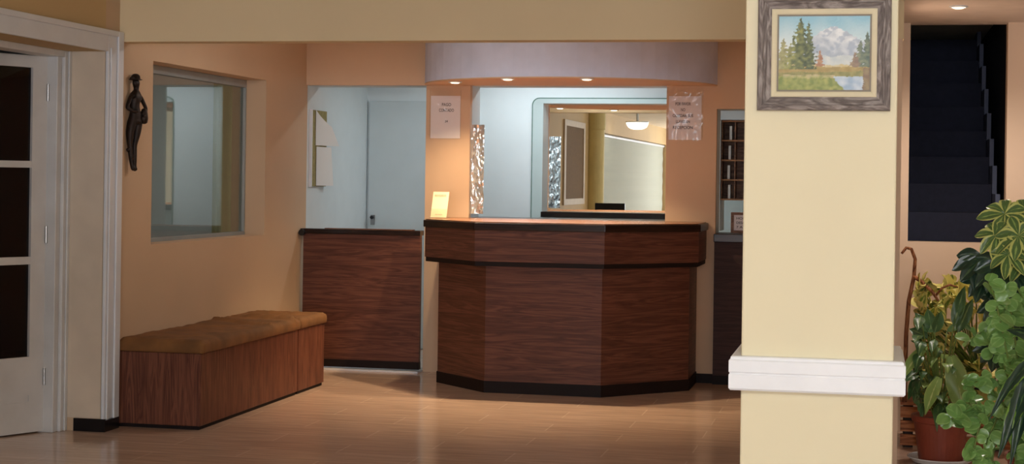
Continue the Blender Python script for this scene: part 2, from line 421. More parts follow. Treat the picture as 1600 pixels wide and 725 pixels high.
# partition with openings
PT = YP + 0.3
def partition(name, ya, yb, mat):
    w = MB().box(XL, -0.12, ya, yb, 2.03, CZ)                                    # header
    w.box(-3.085, -2.764, ya, yb, 0, 2.03).box(-1.376, -1.032, ya, yb, 0, 2.03)  # two piers
    w.box(-1.032, -0.12, ya, yb, 1.872, 2.03)
    w.box(-2.764, -1.376, ya, yb, 0, 1.05).box(-1.032, -0.12, max(ya, YP + 0.02), yb, 0, 0.965)
    struct(name, w, mat)
partition('wall_partition', YP, YP + 0.06, M['peach'])
partition('wall_partition_office', YP + 0.06, PT, M['backwhite'])
struct('baseboard_partition', MB().box(-1.15, -1.032, YP - 0.02, YP, 0, 0.062), M['plinth'])
# rounded canopy over the counter
cx, R0, sag = -2.06, 1.03, 0.89
rc = (R0 ** 2 + sag ** 2) / (2 * sag); yc = YP - sag + rc; a0 = math.asin(min(1, R0 / rc))
if sag > R0: a0 = PI - a0
arc = [(cx + rc * math.sin(-a0 + 2 * a0 * k / 28), yc - rc * math.cos(-a0 + 2 * a0 * k / 28)) for k in range(29)]
struct('ceiling_canopy', MB().prism(arc, 2.036, CZ), M['canopy'], smooth=False)
struct('trim_canopy', MB().prism(arc, 2.028, 2.036), M['peach'])
# stair wall on the right, with the dark stairwell opening
SX0, SX1, SZ0 = 0.207, 0.728, 1.056
w = MB().box(0.145, SX0, 9.5, 9.62, 0, 2.27).box(SX0, SX1, 9.5, 9.62, 0, SZ0).box(SX1, 3.2, 9.5, 9.62, 0, 2.27)
struct('wall_stair', w, M['passage'])
struct('ceiling_passage', MB().box(0.145, 3.2, 7.5, 9.62, 2.27, CZ), M['pinkceil'])
# stairwell
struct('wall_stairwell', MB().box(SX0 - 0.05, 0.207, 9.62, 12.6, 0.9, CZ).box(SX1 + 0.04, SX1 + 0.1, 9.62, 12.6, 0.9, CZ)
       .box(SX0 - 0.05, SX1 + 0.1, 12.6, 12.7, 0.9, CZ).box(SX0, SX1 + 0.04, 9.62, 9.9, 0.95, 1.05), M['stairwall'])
st = thing('staircase', 'dark navy carpeted staircase climbing behind the opening in the far wall', 'stairs', (0.46, 9.9, 1.05))
r = MB(); r2 = MB()
NS = 8
for k in range(NS):
    y = 9.9 + k * 0.27; z = 1.05 + k * 0.165
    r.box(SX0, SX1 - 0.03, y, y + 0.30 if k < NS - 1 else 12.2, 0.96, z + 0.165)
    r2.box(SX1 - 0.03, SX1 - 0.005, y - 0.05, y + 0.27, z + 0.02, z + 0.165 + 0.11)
r.build('treads', M['stair'], st); r2.build('stringer', M['stringer'], st)

# pillar with the white rail
struct('wall_pillar', MB().box(-0.37, 0.074, 5.0, 5.44, 0, CZ).bevel(0.006, 2), M['cream'])
band = sempty('trim_1', (-0.15, 5.2, 0.753))
bx0, bx1, by0, by1 = -0.404, 0.106, 4.966, 5.474
b = MB()
def ring(prof, x0, x1, y0, y1, mb):
    """mitred moulding wrapped around a pier: prof = (offset outwards, z)"""
    loops = []
    for o, z in prof: loops.append([mb.bm.verts.new(p) for p in ((x0 - o, y0 - o, z), (x1 + o, y0 - o, z), (x1 + o, y1 + o, z), (x0 - o, y1 + o, z))])
    for a, c in zip(loops, loops[1:] + loops[:1]):
        for k in range(4): mb.bm.faces.new((a[k], a[(k + 1) % 4], c[(k + 1) % 4], c[k]))
ring([(0.0, 0.754), (0.028, 0.754), (0.033, 0.760), (0.033, 0.8), (0.0305, 0.803), (0.0305, 0.806), (0.033, 0.809), (0.033, 0.842), (0.028, 0.846), (0.028, 0.852), (0.024, 0.855), (0.0, 0.855)], -0.371, 0.075, 4.999, 5.441, b)
b.build('rail_board', M['band'], band)

# rest of the lobby that the mirror shows
struct('wall_column', MB().lathe((-3.92, 1.95, 0), [(0.15, 0), (0.15, 2.1), (0.165, 2.12), (0.165, CZ)], 32), M['olivecream'], smooth=False)
w2 = sempty('window_2', (XL, -3.3, BLZ0))
m = MB()
for y in (BL0, -4.6, -2.0, BL1 - 0.06): m.box(-4.16, -4.1, y, y + 0.06, BLZ0, BLZ1)
m.box(-4.16, -4.1, BL0, BL1, BLZ0, BLZ0 + 0.05).box(-4.16, -4.1, BL0, BL1, BLZ1 - 0.05, BLZ1)
m.build('window_frame', M['white'], w2)
MB().box(-4.135, -4.13, BL0, BL1, BLZ0, BLZ1).build('window_pane', M['pane'], w2)
bl = thing('roller_blind', 'pale woven roller blind glowing with daylight, seen in the mirror', 'blind', (-4.02, -3.3, BLZ0))
MB().grid(2, 40, lambda u, v: (-4.035 + 0.004 * math.sin(40 * v), BL0 + 0.04 + u * (BL1 - BL0 - 0.14), BLZ0 + 0.03 + v * (BLZ1 - BLZ0 - 0.06))).build('fabric', M['blind'], bl)
MB().tube([(-4.03, BL0 + 0.02, BLZ1 - 0.03), (-4.03, BL1 - 0.06, BLZ1 - 0.03)], 0.025, 12).build('roller', M['white'], bl)

# ------------------------------------------------------------------ door 1: the glazed door in the left wall
fr = sempty('door_1', (-4.1, 7.7, 0))
m = MB()
# architrave on the lobby face (outer board plus stepped mouldings)
A1 = 8.345
m.box(XL, XL + 0.018, DOOR1, A1, 0.06, DOORZ + 0.115).box(XL + 0.018, XL + 0.03, DOOR1 + 0.10, A1, 0.06, DOORZ + 0.115)
m.box(XL + 0.018, XL + 0.026, DOOR1 + 0.02, DOOR1 + 0.045, 0.06, DOORZ + 0.02)
m.box(XL, XL + 0.018, DOOR0 - 0.16, DOOR1, DOORZ, DOORZ + 0.115).box(XL + 0.018, XL + 0.03, DOOR0 - 0.16, DOOR1 + 0.10, DOORZ + 0.085, DOORZ + 0.115)
m.box(XL, XL + 0.018, DOOR0 - 0.16, DOOR0, 0, DOORZ)
m.bevel(0.004, 2)
m.build('architrave', M['white'], fr)
m = MB().box(-4.20, XL, DOOR1 - 0.003, DOOR1 + 0.001, 0.07, DOORZ)
m.build('reveal', M['reveal'], fr)
m = MB()
JF = -4.20
m.box(JF - 0.09, JF, DOOR1 - 0.105, DOOR1 + 0.02, 0, DOORZ + 0.04).box(JF, JF + 0.02, DOOR1 - 0.06, DOOR1 - 0.002, 0, DOORZ)
m.box(JF + 0.02, JF + 0.03, DOOR1 - 0.03, DOOR1 - 0.002, 0, DOORZ)
m.box(JF - 0.09, JF, DOOR0, DOOR1 - 0.105, 1.985, DOORZ + 0.04).box(JF, JF + 0.02, DOOR0, DOOR1 - 0.06, DOORZ - 0.035, DOORZ)
m.bevel(0.004, 2)
m.build('door_frame', M['doorwhite'], fr)
# the leaf, ajar: hinged at the far jamb and swung outwards
hinge = Vector((-4.256, 8.082)); ang = math.radians(27)
dd = Vector((-math.sin(ang), -math.cos(ang))); nrm = Vector((math.cos(ang), -math.sin(ang)))   # along the leaf, towards the lobby
Ldoor = 0.86
mat_a = Matrix(((dd.x, nrm.x, 0, hinge.x), (dd.y, nrm.y, 0, hinge.y), (0, 0, 1, 0), (0, 0, 0, 1)))
mat_b = Matrix(((0, 1, 0, -4.25), (1, 0, 0, 6.47), (0, 0, 1, 0), (0, 0, 0, 1)))       # the other leaf, shut
for mat_leaf in (mat_a, mat_b):
    ZP = [(0.405, 0.890), (0.930, 1.397), (1.432, 1.922)]
    stile = 0.094
    m = MB()
    m.box(0, stile, -0.04, 0, 0.008, 1.985).box(Ldoor - 0.1, Ldoor, -0.04, 0, 0.008, 1.985)
    m.box(stile, Ldoor - 0.1, -0.04, 0, 0.008, 0.17)
    m.box(stile, Ldoor - 0.1, -0.04, 0, 0.205, 0.405)
    m.box(stile, Ldoor - 0.1, -0.04, -0.006, 0.17, 0.205)
    m.box(stile, Ldoor - 0.1, -0.038, -0.002, 0.890, 0.930).box(stile, Ldoor - 0.1, -0.038, -0.002, 1.397, 1.432)
    m.box(stile, Ldoor - 0.1, -0.04, 0, 1.922, 1.985)
    lf = m.xf(mat_leaf).build('door_leaf', M['doorwhite'], fr)
    for z0, z1 in ZP:
        MB().box(stile, Ldoor - 0.1, -0.022, -0.018, z0, z1).xf(mat_leaf).build('door_pane', M['darkpane'], lf)
    m = MB()
    for z in (0.25, 1.0, 1.75): m.lathe((0.004, 0.006, z), [(0.007, 0), (0.007, 0.09)], 10)
    m.xf(mat_leaf).build('hinge', M['steel'], lf)
# skirting beside the doorway
m = MB().box(-4.13, XL + 0.03, DOOR1 - 0.012, DOOR1 - 0.003, 0, 0.068).box(XL, XL + 0.03, DOOR1 - 0.003, 8.345, 0, 0.06)
struct('baseboard_left', m, M['blacktile'])
# dark wall of the yard outside
struct('wall_outside', MB().box(-7.4, -7.2, -8, 8.5, 0, CZ), M['stairwall'])

# ------------------------------------------------------------------ window 1: recessed pane in the left wall
w1 = sempty('window_1', (-4.1, 9.7, WINZ0))
GX = -4.138
m = MB().box(GX - 0.02, GX + 0.02, WIN0, WIN1, WINZ0, WINZ0 + 0.028).box(GX - 0.02, GX + 0.02, WIN0, WIN1, WINZ1 - 0.05, WINZ1)
m.box(GX - 0.02, GX + 0.02, WIN1 - 0.022, WIN1, WINZ0 + 0.028, WINZ1 - 0.05).box(GX - 0.02, GX + 0.02, WIN0, WIN0 + 0.022, WINZ0 + 0.028, WINZ1 - 0.05)
m.bevel(0.003, 1).build('window_frame', M['grey'], w1)
MB().box(GX - 0.003, GX + 0.003, WIN0 + 0.022, WIN1 - 0.022, WINZ0 + 0.028, WINZ1 - 0.05).build('window_pane', M['pane'], w1)
MB().box(GX + 0.02, XL - 0.001, WIN0, WIN1, WINZ0, WINZ0 + 0.004).build('window_sill', M['tan'], w1)
# room beyond it
struct('wall_next_room', MB().box(-7.0, -4.22, 8.42, 8.5, 0, CZ).box(-7.1, -7.0, 8.5, YK, 0, CZ).box(-7.0, -4.22, 12.4, YK, 0, CZ), M['backwhite'])
cu = thing('curtain', 'khaki curtain behind the glass at the far edge of the recessed left window', 'curtain', (-4.75, 12.3, 0))
MB().grid(60, 4, lambda u, v: (-5.06 + u * 0.8, 12.30 + 0.025 * math.sin(u * 46), 0.004 + v * 2.25)).build('cloth', M['khaki'], cu, smooth=True)
MB().tube([(-5.1, 12.30, 2.27), (-4.24, 12.30, 2.27)], 0.012, 10).build('rod', M['steel'], cu)
# ------------------------------------------------------------------ office: back door, mirror
d2 = sempty('door_2', (-3.6, 12.86, 0))
MB().box(-3.955, -3.13, 12.865, 12.9, 0.005, 1.985).bevel(0.003, 1).build('door_leaf', M['backdoor'], d2)
m = MB().box(-3.979, -3.975, 12.86, 12.9, 0, 2.0).box(-3.12, -3.06, 12.86, 12.9, 0, 2.03)
m.build('door_frame', M['backwhite'], d2)
h = MB().box(-3.93, -3.895, 12.858, 12.866, 0.99, 1.07).build('lock_plate', M['steel'], d2)
MB().lathe((0, 0, 0), [(0.010, 0), (0.010, 0.02), (0.014, 0.024), (0.014, 0.034)], 12).xf(Matrix.Translation((-3.912, 12.858, 1.05)) @ Matrix.Rotation(PI / 2, 4, 'X')).build('key', M['black'], h)
mr = thing('wall_mirror', 'large frameless mirror with rounded corners behind the counter', 'mirror', (-1.7, 12.88, 0.95))
def rrect(x0, x1, z0, z1, r, seg=8):
    pts = []
    for cx_, cz_, a in ((x1 - r, z1 - r, 0), (x0 + r, z1 - r, PI / 2), (x0 + r, z0 + r, PI), (x1 - r, z0 + r, 1.5 * PI)):
        for k in range(seg + 1): pts.append((cx_ + r * math.cos(a + PI / 2 * k / seg), cz_ + r * math.sin(a + PI / 2 * k / seg)))
    return pts
def plate(pts, y0, y1, mb=None):
    mb = mb or MB(); mb.prism([(x, z) for x, z in pts], -y1, -y0)
    return mb.xf(Matrix(((1, 0, 0, 0), (0, 0, -1, 0), (0, 1, 0, 0), (0, 0, 0, 1))))
MX0, MX1, MZ0, MZ1 = -2.622, -0.95, 0.92, 2.02
plate(rrect(MX0, MX1, MZ0, MZ1, 0.06), 12.888, 12.899).build('edge', M['mirroredge'], mr)
plate(rrect(MX0 + 0.008, MX1 - 0.008, MZ0 + 0.008, MZ1 - 0.008, 0.055), 12.885, 12.888).build('glass', M['mirror'], mr)

# ================================================================== THINGS
# ---- reception counter
P1, P2, P3, P4 = (-2.83, 10.84), (-2.406, 10.415), (-1.65, 10.41), (-1.152, 10.93)
rc_ = thing('reception_counter', 'faceted mahogany reception counter with overhanging top, between the two piers', 'counter', (-2.0, 10.9, 0))
body = [P1, P2, P3, P4, (P4[0], YP - 0.001), (P1[0], YP - 0.001)]
def inset(pts, d):
    """shift every front point of a counter outline outwards by d (negative = inwards)"""
    out = []; n = len(pts)
    for i in range(n):
        p = Vector(pts[i]); a = Vector(pts[i - 1]); c = Vector(pts[(i + 1) % n])
        e1 = (p - a).normalized(); e2 = (c - p).normalized()
        n1 = Vector((e1.y, -e1.x)); n2 = Vector((e2.y, -e2.x))
        b_ = (n1 + n2).normalized(); k = d / max(0.3, b_.dot(n1)); q = p + b_ * k
        if pts[i][1] > YP - 0.01: q = Vector((q.x, pts[i][1]))
        out.append((q.x, q.y))
    return out
MB().prism(body, 0.075, 0.83).build('body', M['mahog'], rc_)
MB().prism(inset(body, 0.006), 0.0, 0.075).build('plinth', M['plinth'], rc_)
T1, T2, T3, T4 = (-2.915, 10.79), (-2.466, 10.345), (-1.627, 10.34), (-1.09, 10.885)
bandp = [T1, T2, T3, T4, (T4[0], YP - 0.001), (T1[0], YP - 0.001)]
MB().prism(bandp, 0.845, 1.045).build('fascia', M['mahog'], rc_)
MB().prism(inset(bandp, -0.006), 0.815, 0.845).build('fascia_trim', M['plinth'], rc_)
top = inset(bandp, 0.012)
MB().prism(top, 1.045, 1.092).bevel(0.004, 2).build('counter_edge', M['slab'], rc_)
tp = MB().prism(inset(bandp, -0.004), 1.092, 1.098)
tp.build('counter_top', M['slabtop'], rc_)
MB().box(-2.762, -1.378, YP, PT + 0.06, 1.052, 1.098).build('back_top', M['slab'], rc_)

# ---- half-height gate on the left
g = thing('half_gate', 'low wooden gate panel between the left wall and the counter', 'gate', (-3.5, 11.33, 0))
MB().box(-3.955, -3.088, 11.31, 11.35, 0.075, 0.965).build('panel', M['mahog'], g)
MB().box(-3.955, -3.088, 11.305, 11.355, 0.022, 0.075).build('plinth', M['plinth'], g)
MB().box(-3.975, -3.088, 11.295, 11.40, 0.965, 1.0).bevel(0.004, 2).build('rail', M['slab'], g)
MB().box(-3.80, -3.15, 11.32, 11.385, 1.0, 1.006).build('rail_inlay', M['slabtop'], g)
MB().lathe((0, 0, 0), [(0.022, 0), (0.022, 0.03)], 14).xf(Matrix.Translation((-3.955, 11.295, 0.972)) @ Matrix.Rotation(PI / 2, 4, 'X')).build('hinge', M['black'], g)
struct('trim_gate_sill', MB().box(XL, -3.088, 11.28, 11.42, 0, 0.012), M['white'])

# ---- low counter on the right
lc = thing('side_counter', 'dark low side counter right of the reception counter, with overhanging ledge', 'counter', (-0.6, 11.35, 0))
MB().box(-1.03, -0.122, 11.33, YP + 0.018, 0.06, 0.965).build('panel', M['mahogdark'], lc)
MB().box(-1.03, -0.122, 11.325, YP + 0.018, 0, 0.06).build('plinth', M['plinth'], lc)
MB().box(-1.03, -0.122, 11.27, PT, 0.967, 1.022).bevel(0.004, 2).build('ledge', M['slab'], lc)

# ---- benches
def bench(y0, y1, label, seed, endcap):
    t = thing('bench', label, 'bench', (-3.74, (y0 + y1) / 2, 0), None)
    MB().box(-3.978, -3.50, y0, y1, 0.02, 0.41).bevel(0.003, 1).build('box', M['benchwood'], t)
    MB().box(-3.975, -3.51, y0 + 0.01, y1 - 0.01, 0.0, 0.02).build('plinth', M['plinth'], t)
    # cushion: rounded slab with sags and creases
    x0, x1 = -3.978, -3.488; z0, z1 = 0.411, 0.482
    ya, yb = y0 - 0.006, y1
    nx, ny = 30, max(14, int((yb - ya) / 0.025))
    m = MB(); L = yb - ya
    def topz(x, y):
        u = (x - x0) / (x1 - x0); v = (y - ya) / L
        z = z1 + 0.004 * noise.noise(Vector((x * 9, y * 5, seed))) + 0.005 * noise.noise(Vector((x * 30, y * 12, seed + 5)))
        z -= 0.014 * math.exp(-((v - 0.55) / 0.28) ** 2) * math.exp(-((u - 0.6) / 0.4) ** 2)
        if seed == 1:
            z += 0.024 * math.exp(-((y - 9.84 - 0.12 * (1 - u)) / 0.02) ** 2) + 0.016 * math.exp(-((y - 9.7 + 0.25 * u) / 0.022) ** 2)
        return z
    R = 0.018
    def pos(i, j):
        x = x0 + (x1 - x0) * i / nx; y = ya + L * j / ny
        dx = min(x - x0, x1 - x); dy = min(y - ya, yb - y); e = min(dx, dy)
        z = topz(x, y)
        if e < R: z -= R - math.sqrt(max(0, R * R - (R - e) ** 2))
        return Vector((x, y, z))
    g_ = [[m.bm.verts.new(pos(i, j)) for j in range(ny + 1)] for i in range(nx + 1)]
    for i in range(nx):
        for j in range(ny): m.bm.faces.new((g_[i][j], g_[i + 1][j], g_[i + 1][j + 1], g_[i][j + 1]))
    rim = [g_[i][0] for i in range(nx + 1)] + [g_[nx][j] for j in range(1, ny + 1)] + [g_[i][ny] for i in range(nx - 1, -1, -1)] + [g_[0][j] for j in range(ny - 1, 0, -1)]
    prev = rim
    for zz, o in ((0.455, 0.004), (0.435, 0.005), (0.416, 0.002), (z0, -0.004)):
        row = []
        for v in rim:
            c = v.co; wv = 0.003 * noise.noise(Vector((c.x * 25, c.y * 25, zz * 20 + seed)))
            ox = o + wv if c.x > x1 - 1e-4 else (0 if c.x < x0 + 1e-4 else 0)
            oy = (-o if c.y < ya + 1e-4 else (0 if c.y > yb - 1e-4 else 0))
            row.append(m.bm.verts.new((c.x + ox, c.y + oy, zz)))
        for k in range(len(rim)): m.bm.faces.new((prev[k], row[k], row[(k + 1) % len(rim)], prev[(k + 1) % len(rim)]))
        prev = row
    m.bm.faces.new(prev)
    m.build('cushion', M['suede'], t, smooth=True)
    return t
bench(8.385, 9.935, 'long wooden box bench with creased brown cushion, end facing the doorway', 1, True)
bench(9.949, 10.45, 'short wooden box bench with brown cushion, between long bench and gate', 2, False)

# ---- bronze figure on the left wall
fg = thing('wall_figurine', 'slim dark bronze figure with hat hanging on the wall beside the doorway', 'figurine', (-3.93, 8.52, 1.385))
def fp(cx_, cy_, dpt=0.0):
    x, y = 190 + cx_ / 4.265, 105 + cy_ / 4.265
    p = at(x - 7, y, 8.49 + (x - 212) * 0.0045)
    return p + Vector((0.026 + dpt, -dpt * 0.4, 0))
K = 0.00078
J = [(fp(86, 300), 38), (fp(86, 262), 26), (fp(88, 215), 38), (fp(92, 178), 26), (fp(98, 152), 13), (fp(99, 132), 17), (fp(97, 104), 24), (fp(95, 80), 22),
     (fp(58, 200, .004), 13), (fp(28, 270, .008), 11), (fp(58, 298, .03), 10), (fp(82, 292, .036), 9),
     (fp(124, 200, .004), 13), (fp(156, 275, .008), 11), (fp(134, 318, .03), 10), (fp(112, 330, .034), 9),
     (fp(72, 360), 30), (fp(56, 440), 25), (fp(56, 520), 15), (fp(64, 600), 15), (fp(72, 660), 12), (fp(74, 690, .012), 17),
     (fp(106, 370), 30), (fp(100, 440), 25), (fp(86, 520), 15), (fp(86, 610), 14), (fp(86, 672), 12), (fp(86, 690, .012), 15),
     (fp(80, 106, .012), 8)]
E_ = [(0, 1), (1, 2), (2, 3), (3, 4), (4, 5), (5, 6), (6, 7), (3, 8), (8, 9), (9, 10), (10, 11), (3, 12), (12, 13), (13, 14), (14, 15), (0, 16), (16, 17), (17, 18), (18, 19), (19, 20), (20, 21), (0, 22), (22, 23), (23, 24), (24, 25), (25, 26), (26, 27), (6, 28)]
skin('body', [(p, (r_ * K * 1.35, r_ * K * 1.2)) for p, r_ in J], E_, M['bronze'], fg, 2)
hc = fp(94, 80)
MB().lathe((hc.x, hc.y, hc.z - 0.004), [(0.024, -0.002), (0.036, 0.0), (0.037, 0.003), (0.026, 0.006), (0.024, 0.022), (0.014, 0.032), (0.004, 0.034)], 20).xf(Matrix.Identity(4)).build('hat', M['bronze'], fg, smooth=True)
hv = fp(56, 74)
MB().tube([fp(92, 78), fp(70, 76, .005), fp(54, 72, .008)], [0.012, 0.011, 0.006], 8).build('hat_brim', M['bronze'], fg, smooth=True)
bp = fp(132, 330, .02)
MB().lathe((bp.x, bp.y, bp.z - 0.04), [(0.008, 0), (0.018, 0.006), (0.023, 0.03), (0.02, 0.06), (0.013, 0.082), (0.006, 0.086)], 16).build('basket', M['bronze'], fg, smooth=True)
MB().tube([fp(45, 550), fp(36, 548, .004)], [0.012, 0.008], 8).build('knee_bump', M['bronze'], fg, smooth=True)

# ---- painting on the pillar
pt = thing('framed_painting', 'small landscape painting in weathered grey frame on the cream pillar', 'painting', (-0.139, 4.98, 1.586))
def molding(x0, x1, z0, z1, prof, name, mats):
    """mitred frame, each rail and stile its own shape; prof = (inset from the outer edge, distance off the wall)"""
    m = MB(); yw = 4.999
    loops = [[m.bm.verts.new(p) for p in ((x0 + i, yw - d_, z0 + i), (x1 - i, yw - d_, z0 + i), (x1 - i, yw - d_, z1 - i), (x0 + i, yw - d_, z1 - i))] for i, d_ in prof]
    for a, c in zip(loops, loops[1:] + loops[:1]):
        for k in range(4):
            f = m.bm.faces.new((a[k], a[(k + 1) % 4], c[(k + 1) % 4], c[k])); f.material_index = k % 2 if len(mats) > 1 else 0
    m.build(name, mats, pt)
molding(-0.332, 0.054, 1.586, 1.926, [(0, 0), (0, 0.022), (0.004, 0.027), (0.014, 0.030), (0.019, 0.024), (0.022, 0.024), (0.026, 0.020), (0.036, 0.016), (0.040, 0.014), (0.040, 0.0)], 'frame', [M['greywood'], M['greywoodv']])
molding(-0.292, 0.014, 1.626, 1.886, [(0, 0), (0, 0.016), (0.003, 0.018), (0.012, 0.013), (0.016, 0.009), (0.016, 0.0)], 'liner', [M['liner']])
molding(-0.276, -0.002, 1.642, 1.870, [(0, 0), (0, 0.009), (0.005, 0.007), (0.005, 0)], 'fillet', [M['linerdark']])
def paint_col(u, v):
    u += 0.012 * noise.noise(Vector((u * 60, v * 60, 50))); v += 0.010 * noise.noise(Vector((u * 70, v * 50, 60)))
    """oil landscape: snowy mountain, firs, meadow and pond; u to the right, v up"""
    n = lambda s, a=0: noise.noise(Vector((u * s, v * s, a)))
    mix = lambda a, b, t: tuple(x + (y - x) * max(0, min(1, t)) for x, y in zip(a, b))
    sky = mix((222, 228, 226), (128, 182, 204), (v - 0.55) / 0.45 + 0.25 * n(5, 1))
    c = sky
    ridge = 0.86 - 0.85 * abs(u - 0.60) ** 1.25 + 0.02 * n(9, 2) + 0.02 * n(26, 40)
    if v < ridge:
        c = mix((160, 172, 186), (226, 229, 232), (v - 0.48) * 2.4 + 0.7 * n(14, 3) - 0.25 * math.sin(9 * (u - 0.6) + 6 * v))
        sh_ = 0.8 * n(22, 4) + 0.5 * n(9, 41) + (u - 0.60) * 1.2 + 0.25 * math.sin(34 * u - 22 * v)
        if sh_ > 0.1: c = mix(c, (150, 164, 184), min(0.7, (sh_ - 0.1) * 3))
    if v < 0.47 + 0.05 * n(6, 5): c = mix((176, 190, 196), (206, 210, 206), n(12, 6) + 0.5)
    if v < 0.34 + 0.015 * n(8, 7): c = mix((212, 204, 170), (196, 176, 120), n(10, 8) + 0.6)
    if v < 0.315 + 0.02 * n(7, 9): c = mix((150, 126, 62), (176, 150, 84), n(16, 10) + 0.5)
    if v < 0.25 + 0.03 * n(6, 11): c = mix((108, 112, 52), (150, 140, 74), n(18, 12) + 0.5)
    if v < 0.19 - 0.5 * max(0, u - 0.55) + 0.02 * n(9, 13): c = mix((104, 122, 44), (160, 160, 76), n(20, 14) + 0.45)
    if 0.16 + 0.02 * n(20, 30) < v < 0.205 and 0.05 < u < 0.62: c = mix(c, (206, 186, 142), 0.5 + 0.6 * n(16, 31))
    if u > 0.60 + 0.35 * max(0, 0.17 - v) * 2 + 0.02 * n(8, 15) and v < 0.185 + 0.01 * n(9, 16): c = mix((142, 168, 196), (206, 216, 226), n(12, 17) + 0.5)
    if u > 0.93 + 0.02 * n(10, 18) and v < 0.3: c = mix((110, 84, 60), (140, 120, 80), n(18, 19) + 0.5)
    def fir(cu_, base, topv, wid, dark, light):
        nonlocal c
        if base < v < topv:
            t = (topv - v) / (topv - base); saw = 0.75 + 0.5 * abs(((t * 8) % 1) - 0.5) + 0.9 * n(34, 20)
            if abs(u - cu_) < wid * t ** 0.85 * saw: c = mix(dark, light, 0.45 + 0.9 * n(22, 21) - (u - cu_) / wid * 0.5)
    fir(0.05, 0.28, 0.70, 0.12, (118, 116, 66), (172, 168, 110)); fir(0.13, 0.28, 0.62, 0.10, (104, 108, 56), (158, 156, 92))
    fir(0.33, 0.28, 0.93, 0.10, (52, 66, 34), (120, 128, 62)); fir(0.24, 0.28, 0.99, 0.17, (46, 60, 28), (134, 138, 64))
    fir(0.455, 0.32, 0.54, 0.05, (150, 96, 66), (180, 140, 100))
    fir(0.90, 0.31, 0.70, 0.08, (70, 88, 74), (124, 132, 100)); fir(0.975, 0.31, 0.80, 0.09, (58, 78, 66), (110, 122, 92)); fir(0.84, 0.31, 0.52, 0.06, (120, 96, 80), (150, 128, 96))
    return lin(tuple(max(0, min(255, x * 0.86 + 34)) for x in c))
NX, NY = 150, 116
m = MB(); x0, x1, z0, z1 = -0.271, -0.007, 1.647, 1.865
m.grid(NX, NY, lambda u, v: (x0 + u * (x1 - x0), 4.9935 - 0.0008 * noise.noise(Vector((u * 40, v * 40, 0))), z0 + v * (z1 - z0)))
tcv = NT('oil_paint'); av = tcv.n('ShaderNodeVertexColor'); av.layer_name = 'paint'; tcv.l(av.outputs['Color'], tcv.b.inputs['Base Color']); tcv.b.inputs['Roughness'].default_value = 0.5
cv = m.build('canvas', tcv.m, pt, smooth=True, fixn=False)
ca = cv.data.color_attributes.new('paint', 'FLOAT_COLOR', 'POINT')
k = 0
for i in range(NX + 1):
    for j in range(NY + 1): ca.data[k].color = paint_col(i / NX, j / NY); k += 1

# ---- plastic-sleeved signs on the two piers
def sleeve(t, x0, x1, z0, z1, y, paper_top, inset_, seed):
    sh = MB().grid(10, 14, lambda u, v: (x0 + inset_ + u * (x1 - x0 - 2 * inset_), y, z0 + 0.006 + v * (paper_top - z0 - 0.006))).build('sheet', M['paperpink'], t)
    MB().grid(24, 30, lambda u, v: (x0 + u * (x1 - x0), y - 0.005 - 0.010 * abs(noise.noise(Vector((u * 3.5, v * 5, seed)))), z0 + v * (z1 - z0))).build('plastic_sleeve', M['sleeve'], t, smooth=True)
    for px_, za, zb in ((x0 + 0.002, z0 + 0.02, z1 - 0.02), (x1 - 0.002, z0 + 0.02, z1 - 0.02)): MB().tube([(px_, y - 0.006, za), (px_, y - 0.007, zb)], 0.0022, 6).build('sleeve_seam', M['sleeve'], t)
    return sh
sg = thing('wall_sign', 'paper notice in clear sleeve on the orange pier left of the mirror', 'sign', (-2.94, 11.39, 1.65))
sg = sleeve(sg, -3.056, -2.828, 1.648, 2.012, 11.396, 1.955, 0.006, 3)
text('lettering', 'PAGO', (-2.935, 11.3945, 1.893), 0.066, 0.022, M['ink'], sg)
text('lettering', 'CONTADO', (-2.935, 11.3945, 1.853), 0.108, 0.022, M['ink'], sg)
text('lettering', '24', (-2.935, 11.3945, 1.775), 0.022, 0.016, M['ink'], sg)
sg2 = thing('wall_sign', 'five-line paper notice in shiny crumpled sleeve on the pier right of the mirror', 'sign', (-1.25, 11.39, 1.65))
sg2 = sleeve(sg2, -1.372, -1.124, 1.652, 2.018, 11.396, 1.958, 0.012, 9)
for k, (s_, wd) in enumerate((('POR FAVOR', 0.105), ('NO', 0.03), ('OLVIDAR SUS', 0.14), ('LLAVES EN', 0.095), ('RECEPCION', 0.135))):
    text('lettering', s_, (-1.262, 11.3945, 1.905 - 0.0405 * k), wd, 0.021, M['ink'], sg2)

# ---- leaflet in acrylic stand on the counter
cd = thing('leaflet_stand', 'cream leaflet in a clear stand on the left end of the counter top', 'leaflet', (-2.87, 11.0, 1.099))
lean = lambda u, v: (-2.936 + 0.008 * v + u * 0.112, 11.0 + v * 0.045, 1.104 + v * 0.175)
lfl = MB().grid(4, 6, lean).build('leaflet', M['card'], cd)
MB().grid(4, 6, lambda u, v: tuple(Vector(lean(u, v * 0.35)) + Vector((0, -0.006, -0.002)))).build('stand_front', M['acrylic'], cd)
MB().box(-2.945, -2.82, 10.985, 11.06, 1.0985, 1.1015).build('stand_base', M['acrylic'], cd)
rt = Matrix.Rotation(PI / 2 - math.atan(0.045 / 0.175), 4, 'X')
text('lettering', 'BIENVENIDOS', (-2.875, 11.0345, 1.255), 0.08, 0.012, M['inkfaint'], lfl, rt)
text('lettering', 'informacion', (-2.878, 10.999, 1.125), 0.05, 0.009, M['inkfaint'], lfl, rt)

